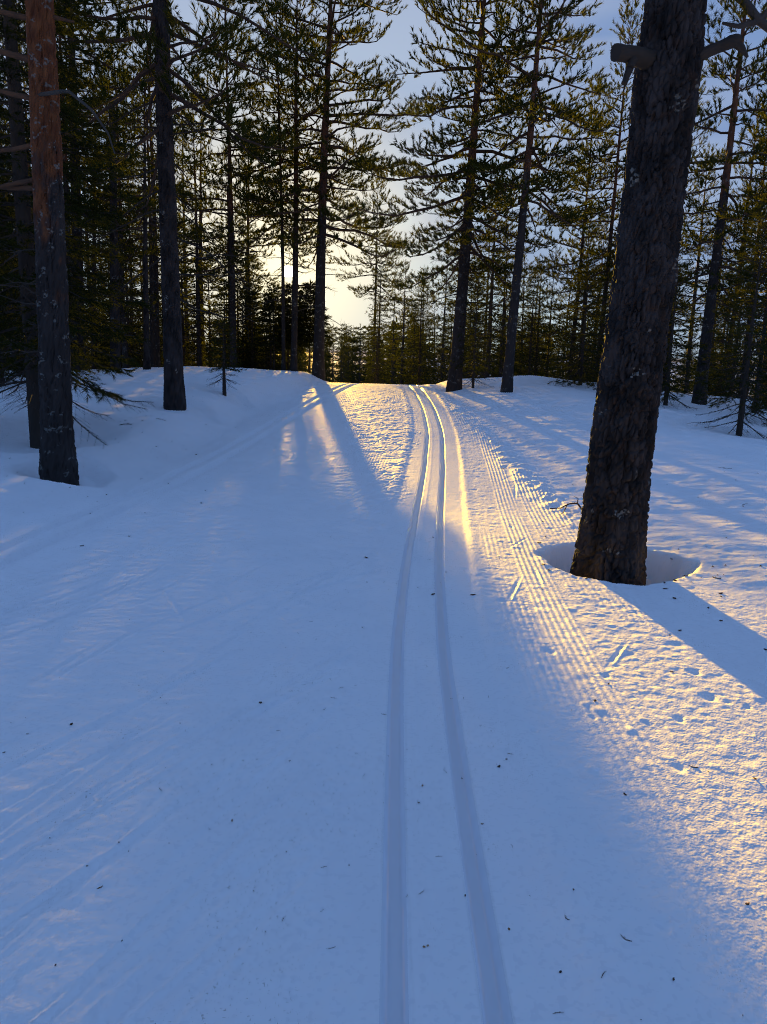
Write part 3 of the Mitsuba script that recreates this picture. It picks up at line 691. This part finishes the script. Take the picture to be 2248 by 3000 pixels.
for lab, sx, sy, H, R, seed, kw in (
        ('dark spruce with drooping twigs behind the orange-barked left trunk', -5.00, 11.10, 11.0, 1.9, 301, dict(bare_low=1.4, cb=0.95, blades=11, width=0.012, gap=0.20, r0=0.15, sub_gap=0.10, step=0.10)),
        ('small spruce with bare hanging twigs at the right snow edge', 7.06, 15.40, 4.2, 1.05, 302, dict(bare_low=0.75, cb=0.3, blades=9, width=0.012, gap=0.15, r0=0.065)),
        ('dwarf spruce with a bare foot standing on the left bank', -3.46, 16.56, 1.5, 0.38, 303, dict(bare_low=0.5, cb=0.35, blades=9, width=0.010, gap=0.10, r0=0.045, tuft=0.10, sub_gap=0.07)),
        ('young spruce pressed close to the broad pine at the crest', 2.42, 21.90, 3.3, 0.62, 304, dict(bare_low=0.5, cb=0.25, blades=8, width=0.014, gap=0.14, r0=0.04, tuft=0.11)),
        ('dark spruce filling the left edge behind the orange-barked trunk', -8.4, 15.5, 12.0, 2.1, 305, dict(cb=0.8, gap=0.24, blades=8, width=0.016)),
        ('dark spruce half hidden at the far left edge of the forest', -10.2, 19.5, 12.5, 2.2, 306, dict(cb=0.8, gap=0.26, blades=8, width=0.018)),
        ('green lit spruce at the right edge behind the hanging twigs', 9.3, 17.6, 5.2, 1.5, 307, dict(cb=0.4, gap=0.2, blades=8, width=0.016)),
        ('low spruce just right of the thick near trunk', 6.9, 19.2, 3.4, 1.2, 308, dict(cb=0.3, gap=0.17, blades=8, width=0.016, bare_low=0.5)),
        ('slim spruce standing just behind the pair of stems that frames the sun', -2.80, 28.2, 3.15, 1.2, 310, dict(cb=1.2, gap=0.075, per=6, blades=12, width=0.024, r0=0.04, sub_gap=0.09)),
        ('dense young spruce at the crest left of the pair of stems that frames the sun', -3.95, 27.3, 2.8, 1.0, 311, dict(cb=0.9, gap=0.12, blades=12, width=0.024, r0=0.04, sub_gap=0.10)),
        ('bushy young spruce between the stems of the pair that frames the sun', -3.38, 27.9, 3.05, 0.95, 312, dict(cb=1.0, gap=0.085, per=6, blades=12, width=0.024, r0=0.035, sub_gap=0.10)),
        ('low dark spruce peeping over the snow left of the thick near trunk', 5.6, 22.6, 3.2, 1.2, 309, dict(cb=0.2, gap=0.17, blades=8, width=0.016))):
    k = new_thing('spruce_tree', lab, 'spruce')
    spruce(k, sx, sy, H, R, seed, **kw)

# ------------------------------------------------------------------ the forest behind: a few kinds of tree, planted one by one
def kind_of(name, parts, mats):
    scene[name] = {'type': 'shapegroup', **{n: mikit.ply(m, b) for (n, m), b in zip(parts.items(), mats)}}


PINES, SPRUCES = [], []
for j, (H, cb, R, sd) in enumerate(((12, 4.5, 1.7, 1), (12, 2.6, 1.9, 2), (9, 3.2, 1.35, 3), (9, 1.6, 1.5, 4), (12, 5.5, 1.5, 5), (7, 1.4, 1.2, 6))):
    rg = np.random.default_rng(700 + sd)
    line, h = trunk_line((0, 0, 0), H, (rg.normal(0.008, 0.008), 0), 0.04, 700 + sd, n=14, sink=0.8)
    rad = 0.0105 * H * np.clip(1 - np.maximum(h, 0) / H, 0.03, 1) ** 0.8
    live = pine_branches(line, h, lambda z: 0.1, cb, H * 0.98, R, rg, 0.15, tuft_step=0.12, sub_gap=0.2)
    bare = bare_branches(line, h, lambda z: 0.1, 0.8, cb + 0.5, 16, R * 0.7, rg, subs=4)
    C, A = np.vstack([b[3] for b in live] + [line[-1:]]), np.vstack([b[4] for b in live] + [[[0, 0, 1.0]]])
    kind_of(f'pine_kind_{j}', {'trunk': stem(line, rad, 9, 22, sd), 'branches': join([wood(b, 3) for b in live + bare]), 'crown': tufts(C, A, 0.19 * rg.uniform(0.75, 1.25, len(C)), rg, 10, 0.024)}, ('bark_pine', 'bark_dark', 'pine_needles'))
    PINES.append((f'pine_kind_{j}', H))
for j, (H, R, sd) in enumerate(((7, 1.5, 11), (5, 1.3, 12), (9, 1.7, 13))):
    t, b, c = spruce_parts(H, R, 800 + sd, cb=0.2, gap=0.30, per=5, blades=7, width=0.03, tuft=0.2, sub_gap=0.2, step=0.16)
    kind_of(f'spruce_kind_{j}', {'trunk': t, 'branches': b, 'crown': c}, ('bark_dark', 'bark_dark', 'spruce_needles'))
    SPRUCES.append((f'spruce_kind_{j}', H))
rgp = np.random.default_rng(41)


def plant(key, kind, px, py, size):
    g = gz(px, py)
    labels[key + '__branches'] = {'kind': 'stuff'}
    scene[key] = {'type': 'instance', 'shapegroup': {'type': 'ref', 'id': kind[0]},
                  'to_world': T().translate([px, py, g - 0.1]).rotate([0, 0, 1], float(rgp.uniform(0, 360))).scale([size / kind[1] * float(rgp.uniform(0.92, 1.08)), size / kind[1] * float(rgp.uniform(0.92, 1.08)), size / kind[1]])}


# bearing (image-independent: x over y), distance, height, kind
STAND = {
    ('slender pine crowding the dark left side of the forest behind the bank', 'pines in the left of the forest'): [
        (-0.50, 16, 12, 1), (-0.535, 20, 13, 1), (-0.475, 24, 13, 0), (-0.445, 30, 12, 1), (-0.425, 19, 12.5, 4), (-0.375, 36, 12, 1), (-0.345, 32, 12, 0), (-0.325, 40, 12, 1), (-0.283, 30, 9, 2), (-0.255, 36, 12, 1),
        (-0.235, 31, 10.5, 2), (-0.265, 50, 13, 1), (-0.31, 55, 13, 1), (-0.36, 52, 13.5, 1), (-0.42, 45, 13, 1), (-0.47, 40, 13, 1), 
        (-0.60, 17, 13, 1), (-0.66, 22, 13, 1), (-0.56, 30, 13, 0), (-0.39, 26, 11, 3), (-0.30, 27, 10, 0), (-0.50, 34, 13, 1), (-0.175, 31, 7.5, 3), (-0.20, 29.5, 8, 3), (-0.24, 28, 9, 3), (-0.335, 26, 10, 1), (-0.40, 22, 11, 1), (-0.45, 27, 12, 1)],
    ('slim pine standing in the bright middle of the forest beyond the crest', 'pines in the middle of the forest'): [
        (0.018, 44, 8.0, 2), (0.045, 52, 9.5, 2), (0.07, 43, 8.5, 3), (0.088, 60, 11.5, 0), (0.122, 40, 9.5, 2), (0.145, 33, 6.8, 5), (0.158, 55, 12.5, 0), (0.185, 46, 8.8, 2), (0.205, 34, 6.2, 5), (0.225, 50, 10.5, 2), (0.17, 38, 7, 3), (0.06, 66, 10, 3), (0.103, 48, 8, 5)],
    ('pine of the right side of the forest behind the thick near trunk', 'pines in the right of the forest'): [
        (0.245, 38, 9.5, 3), (0.262, 45, 11, 1), (0.335, 25, 11.5, 1), (0.355, 31, 12, 1), (0.385, 37, 12, 0), (0.43, 30, 11, 0), (0.455, 26, 9, 3), (0.475, 20, 7, 5), (0.48, 34, 12, 1), (0.505, 25, 12, 1), (0.535, 21, 12, 1), (0.565, 25, 12, 0), (0.30, 34, 10, 1), (0.62, 22, 12, 1), (0.41, 44, 12, 1), (0.28, 52, 12, 1)],
}
for (lab, grp), rows in STAND.items():
    for q, dist, size, kd in rows:
        k = new_thing('pine_tree', lab, 'pine', grp)
        plant(k, PINES[kd], q * dist, dist, size)
LOW = [(-0.30, 'dark spruce deep in the left thicket behind the bank', 'spruces deep in the left thicket'), (-0.145, 'dark spruce in the thicket between the second trunk and the sun', 'spruces between the second trunk and the sun'),
       (-0.012, 'low gold edged spruce in the window under the sun beyond the crest', 'spruces in the window under the sun'), (0.22, 'dark spruce behind the crest between the ski track and the thick near trunk', 'spruces behind the crest right of the ski track'),
       (9, 'dark spruce in the right thicket beside and behind the thick near trunk', 'spruces in the right thicket')]
done = []
for px, py, size in ((-4.1, 27.6, 2.7), (-4.9, 28.4, 2.9), (-3.75, 29.6, 2.9), (-5.8, 28.0, 3.2), (-6.6, 29.2, 4.2), (-4.6, 30.6, 3.2), (-5.4, 31.6, 3.8), (-7.4, 28.4, 4.6), (-8.3, 29.8, 5.5), (-6.2, 32.5, 4.6), (-9.4, 28.5, 5.5), (-10.4, 30.6, 6.2),
                     (-3.7, 31.2, 2.9), (-4.4, 33.4, 3.3), (-3.4, 34.0, 3.1), (-5.0, 29.6, 3.1), (-4.45, 28.9, 2.9), (-5.35, 29.0, 3.2), (-4.2, 31.9, 3.2), (-4.9, 32.4, 3.4), (-5.7, 33.2, 3.9), (-4.0, 35.2, 3.9), (-5.0, 35.0, 4.2)):
    done.append((px, py))
    k = new_thing('spruce_tree', LOW[1][1] if px > -8 else LOW[0][1], 'spruce', LOW[1][2] if px > -8 else LOW[0][2])
    plant(k, SPRUCES[1], px, py, size)
for n in range(900):
    dist = 27 + 45 * rgp.random() ** 1.2
    q = rgp.uniform(-0.62, 0.62)
    px, py = q * dist, dist
    gap = -0.145 < q < -0.012
    size = rgp.uniform(4.5, 9.5) + (dist - 27) * 0.03
    if gap:   # the low window under the sun
        size = rgp.uniform(2.5, 4.2) + max(0, (dist - 30)) * 0.075
    elif q > -0.02:
        size *= 0.72
    if -0.125 < q < 0.08 and dist < 31:
        continue
    if -0.20 < q <= -0.145:   # under the glow left of the sun
        size = rgp.uniform(2.8, 3.6) + (dist - 27) * 0.085
    if any((px - a) ** 2 + (py - b) ** 2 < (1.9 if dist < 40 else 3.0) ** 2 for a, b in done):
        continue
    done.append((px, py))
    row = next(r for r in LOW if q < r[0])
    k = new_thing('spruce_tree', row[1], 'spruce', row[2])
    plant(k, SPRUCES[int(rgp.integers(0, 3))], px, py, size)
    if len(done) >= 190:
        break

# the lower, farther rows whose tops stay under the sun
for n in range(120):
    left = n < 60
    q = rgp.uniform(-0.15, -0.005) if left else rgp.uniform(0.0, 0.30)
    dist = rgp.uniform(58, 92) if left else rgp.uniform(44, 80)
    px, py = q * dist, dist
    if any((px - a) ** 2 + (py - b) ** 2 < 1.7 ** 2 for a, b in done):
        continue
    done.append((px, py))
    size = 1.7 + (0.035 if left else 0.05) * dist * rgp.uniform(0.55, 1.05) - gz(px, py)
    row = next(r for r in LOW if q < r[0])
    k = new_thing('spruce_tree', row[1], 'spruce', row[2])
    plant(k, SPRUCES[int(rgp.integers(0, 3))], px, py, size)

# the distant wood that closes the view
cheap = []
for j in range(3):
    t, b, c = spruce_parts(9, 1.9, 900 + j, cb=0.3, gap=1.1, per=5, blades=4, width=0.24, tuft=0.9, sub_gap=0.9, step=0.9)
    cheap.append(join([c, t]))
rows = []
for n in range(320):
    dist = 72 + 190 * rgp.random() ** 1.3
    a = rgp.uniform(-0.9, 0.9)
    px, py = dist * math.sin(a), dist * math.cos(a)
    v, f = cheap[n % 3]
    r, sc = rgp.uniform(0, 6.28), rgp.uniform(0.7, 1.15) * (0.75 if -0.16 < a < 0.0 else 1.0)
    w = v @ np.array([[math.cos(r), math.sin(r), 0], [-math.sin(r), math.cos(r), 0], [0, 0, 1]]) * sc + [px, py, gz(px, py) - 0.2]
    rows.append((w, f))
put('distant_wood', join(rows), 'spruce_needles')
labels['distant_wood'] = {'label': 'distant dark wood closing the view behind the forest', 'category': 'wood', 'kind': 'stuff'}

# ------------------------------------------------------------------ what the wind and the trees have dropped on the snow
def flake(seed, size, thick=0.25, elong=1.6):
    """A curled scale of bark or a seed husk: an uneven little plate with an edge."""
    rg = np.random.default_rng(seed)
    n = 9
    a = np.arange(n) * 2 * np.pi / n + rg.normal(0, 0.12, n)
    r = size / 2 * rg.uniform(0.65, 1.15, n)
    xy = np.stack([np.cos(a) * r * elong, np.sin(a) * r], 1)
    z = 0.5 * (xy[:, 0] / (size * elong)) ** 2 * size + rg.normal(0, 0.06 * size, n)
    t = size * thick
    top, bot = np.column_stack([xy, z + t]), np.column_stack([xy * 0.92, z])
    v = np.vstack([top, bot, [[0, 0, t * 1.3]], [[0, 0, -t * 0.2]]])
    j, k = np.arange(n), (np.arange(n) + 1) % n
    f = np.vstack([np.stack([j, k, k + n], 1), np.stack([j, k + n, j + n], 1), np.stack([j, k, np.full(n, 2 * n)], 1), np.stack([k + n, j + n, np.full(n, 2 * n + 1)], 1)])
    return v, f


def lay(v, px, py, turn, up=0.0, tilt=0.2):
    c, s_ = math.cos(turn), math.sin(turn)
    R = np.array([[c, -s_, 0], [s_, c, 0], [0, 0, 1]]) @ np.array([[1, 0, 0], [0, math.cos(tilt), -math.sin(tilt)], [0, math.sin(tilt), math.cos(tilt)]])
    return v @ R.T + [px, py, surface_z(px, py) + up]


def twig(points, r, forks=(), sides=6):
    parts = [knotty(points, r * np.linspace(1, 0.5, len(points)), sides, 1, 0.2)]
    for p in forks:
        parts.append(knotty(p, 0.6 * r * np.linspace(1, 0.4, len(p)), 5, 2, 0.2))
    return join(parts)


ITEMS = [  # name, label, x, y, size, material, elongation
    ('fallen_leaf', 'orange fallen leaf lying on the combed snow ridges right of the tracks', 1.09, 3.607, 0.024, 'rusty_chip', 1.2),
    ('fallen_leaf', 'rust coloured fallen leaf at the right edge on the trodden snow', 1.571, 2.912, 0.020, 'rusty_chip', 1.5),
    ('fallen_leaf', 'brown curled fallen leaf nearest the lower right edge', 1.196, 2.157, 0.020, 'rusty_chip', 1.1),
    ('bark_flake', 'dark red bark flake on the smooth snow left of the tracks', -0.525, 2.525, 0.014, 'rusty_chip', 1.2),
    ('bark_flake', 'thick black bark flake just right of the right track groove', 0.517, 2.974, 0.020, 'chip', 1.3),
    ('bark_flake', 'smaller black bark flake beyond the thick black one right of the right groove', 0.559, 3.035, 0.013, 'chip', 1.3),
    ('bark_flake', 'narrow brown bark strip lying far left on the shaded snow', -0.874, 2.157, 0.010, 'rusty_chip', 3.4),
    ('seed_husk', 'orange brown seed husk between the grooves nearest the camera', 0.153, 1.952, 0.012, 'rusty_chip', 1.5),
    ('seed_husk', 'second seed husk touching the nearest one between the grooves', 0.163, 1.956, 0.011, 'rusty_chip', 1.2),
    ('bark_flake', 'black round flake between the grooves in the foreground', 0.166, 2.688, 0.014, 'chip', 1.1),
    ('bark_flake', 'thin brown flake between the grooves beyond the black round one', 0.186, 2.810, 0.012, 'rusty_chip', 2.0),
    ('bark_flake', 'dark flake alone on the blue snow left of the left groove', -0.577, 3.484, 0.020, 'chip', 1.7),
    ('bark_flake', 'dark flake far out on the shaded snow at the left edge', -1.394, 3.219, 0.018, 'chip', 1.8),
    ('bark_flake', 'tan flake beside the right groove in the foreground', 0.398, 2.566, 0.013, 'rusty_chip', 1.6),
    ('bark_flake', 'rusty double flake right of the right groove near the camera', 0.415, 2.033, 0.013, 'rusty_chip', 1.3),
    ('bark_flake', 'small dark flake nearest the camera right of the grooves', 0.536, 1.871, 0.012, 'chip', 1.4),
    ('bark_flake', 'dark flake on the fading ridges in the lower right', 0.989, 2.769, 0.016, 'chip', 1.8),
    ('bark_flake', 'black bark flake in the shadow of the thick trunk', 2.528, 5.50, 0.040, 'chip', 1.8),
    ('bark_flake', 'round dark bark flake further down the shadow of the thick trunk', 2.276, 4.90, 0.034, 'chip', 1.2),
    ('bark_flake', 'dark flake on the sunlit trodden snow below the thick trunk', 1.217, 3.812, 0.018, 'chip', 1.5),
]
for q, (nm, lab, px, py, size, m, el) in enumerate(ITEMS):
    k = new_thing(nm, lab, nm.replace('_', ' '))
    v, f = flake(3000 + q, size * 0.62, 0.22, el)
    put(k, (lay(v, px, py, q * 1.7, 0.001, 0.25), f), m)
for lab, px, py, ln, r, turn in (('slender dark twig lying on the snow in the lower right', 0.757, 1.994, 0.05, 0.0022, 2.3), ('short straight twig beside the faint ridge near the camera', 0.60, 2.08, 0.035, 0.0018, 1.9), ('stout dark twig on the trodden snow at the right edge', 1.349, 2.994, 0.05, 0.0030, 2.6),
                                 ('dark twig on the lit snow right of the melted well', 2.66, 5.90, 0.10, 0.006, 2.2), ('short twig on the left bank behind the second trunk', -3.70, 12.7, 0.22, 0.006, 0.3), ('forked twig fallen near the drooping spruce branches on the left', -4.05, 12.0, 0.25, 0.010, 0.1),
                                 ('thin curved twig on the shaded snow right of the thick trunk', 4.1, 8.6, 0.22, 0.004, 0.9), ('bent twig on the shaded right bank behind the thick trunk', 4.9, 11.0, 0.25, 0.005, 2.8)):
    k = new_thing('fallen_twig', lab, 'twig')
    ln, r = ln * 0.75, r * 0.75
    t = np.linspace(-0.5, 0.5, 5)
    p = np.stack([px + ln * t * math.cos(turn) - 0.12 * ln * np.cos(t * 5) * math.sin(turn), py + ln * t * math.sin(turn) + 0.12 * ln * np.cos(t * 5) * math.cos(turn)], 1)
    pts = np.array([[a, b, surface_z(a, b) + r * 0.7] for a, b in p])
    fork = [pts[2], pts[2] + [0.18 * ln * math.sin(turn + 0.5), 0.18 * ln, r], pts[2] + [0.3 * ln * math.sin(turn + 0.6), 0.3 * ln, r]]
    put(k, twig(pts, r, [fork]), 'chip', 40)
k = new_thing('bare_twig', 'bare forked twig sticking out of the lit snow left of the thick trunk', 'twig')
z0 = surface_z(2.17, 8.2)
put(k, twig([(2.20, 8.25, z0 - 0.02), (2.10, 8.2, z0 + 0.10), (2.00, 8.15, z0 + 0.10), (1.90, 8.1, z0 + 0.06), (1.78, 8.06, z0 + 0.06)], 0.010, [[(1.98, 8.14, z0 + 0.10), (1.92, 8.05, z0 + 0.02), (1.86, 7.98, z0 + 0.01)], [(2.10, 8.2, z0 + 0.10), (2.08, 8.1, z0 + 0.17), (2.02, 8.05, z0 + 0.20)]]), 'chip', 40)
rgl = np.random.default_rng(66)
PLACES = [(130, lambda: (rgl.uniform(-1.9, 1.5), 1.5 + 5.5 * rgl.random() ** 1.4), 'tiny dark speck of bark or needle on the trail', 'specks of litter on the trail', (0.0022, 0.0058)),
          (44, lambda: (rgl.uniform(1.5, 5.5), rgl.uniform(3.2, 11.0)), 'dark scrap of bark on the snow right of the trail', 'scraps of bark right of the trail', (0.008, 0.018)),
          (44, lambda: (rgl.uniform(-5.0, -2.0), rgl.uniform(6.0, 14.0)), 'dark scrap of bark on the snow left of the trail', 'scraps of bark left of the trail', (0.008, 0.020))]
PLACES.append((22, lambda: (2.03 + rgl.uniform(-0.45, 0.45), 6.2 + rgl.uniform(-0.55, 0.4)), 'dark scrap of bark in the melted well round the thick trunk', 'scraps of bark in the melted well', (0.010, 0.03)))
for cx0, cy0, n, lab, grp in ((2.0, 6.3, 46, 'dark scrap of bark shed round the thick right trunk', 'scraps of bark shed round the thick trunk'), (-3.9, 9.2, 26, 'dark scrap of bark shed round the orange-barked left trunk', 'scraps of bark shed round the left trunk'), (-3.9, 14.2, 18, 'dark scrap of bark shed round the second trunk on the left bank', 'scraps of bark shed round the second trunk')):
    PLACES.append((n, lambda cx0=cx0, cy0=cy0: (cx0 + rgl.normal(0, 0.75), cy0 + rgl.normal(-0.3, 0.75)), lab, grp, (0.006, 0.020)))
shapes = []
for q in range(8):
    v, f = flake(4000 + q, 1.0, 0.2, 1.0 + 0.3 * q)
    shapes.append(mikit.ply((v, f), 'chip'))
for n, where, lab, grp, (lo, hi) in PLACES:
    for q in range(n):
        px, py = where()
        k = new_thing('bark_scrap', lab, 'bark scrap', grp)
        sh = shapes[int(rgl.integers(0, 8))]
        scene[k] = {**sh, 'to_world': T().translate([float(px), float(py), surface_z(px, py) + 0.0015]).rotate([0, 0, 1], float(rgl.uniform(0, 360))).scale(float(rgl.uniform(lo, hi)))}
ndl = mikit.ply(tubes(np.array([[[-0.5, 0, 0.02], [-0.15, 0.05, 0.03], [0.2, 0.05, 0.03], [0.5, -0.02, 0.02]]]), np.array([[0.03, 0.035, 0.03, 0.01]]), 4), 'chip')
for q in range(60):
    cy = 1.5 + 5 * rgl.random() ** 1.3
    px, py = float(track_x(cy)) + float(rgl.normal(0, 0.55)), cy
    k = new_thing('pine_needle', 'single dry pine needle lying on the snow beside the tracks', 'pine needle', 'dry pine needles beside the tracks')
    scene[k] = {**ndl, 'to_world': T().translate([px, py, surface_z(px, py) + 0.001]).rotate([0, 0, 1], float(rgl.uniform(0, 360))).scale(float(rgl.uniform(0.014, 0.032)))}
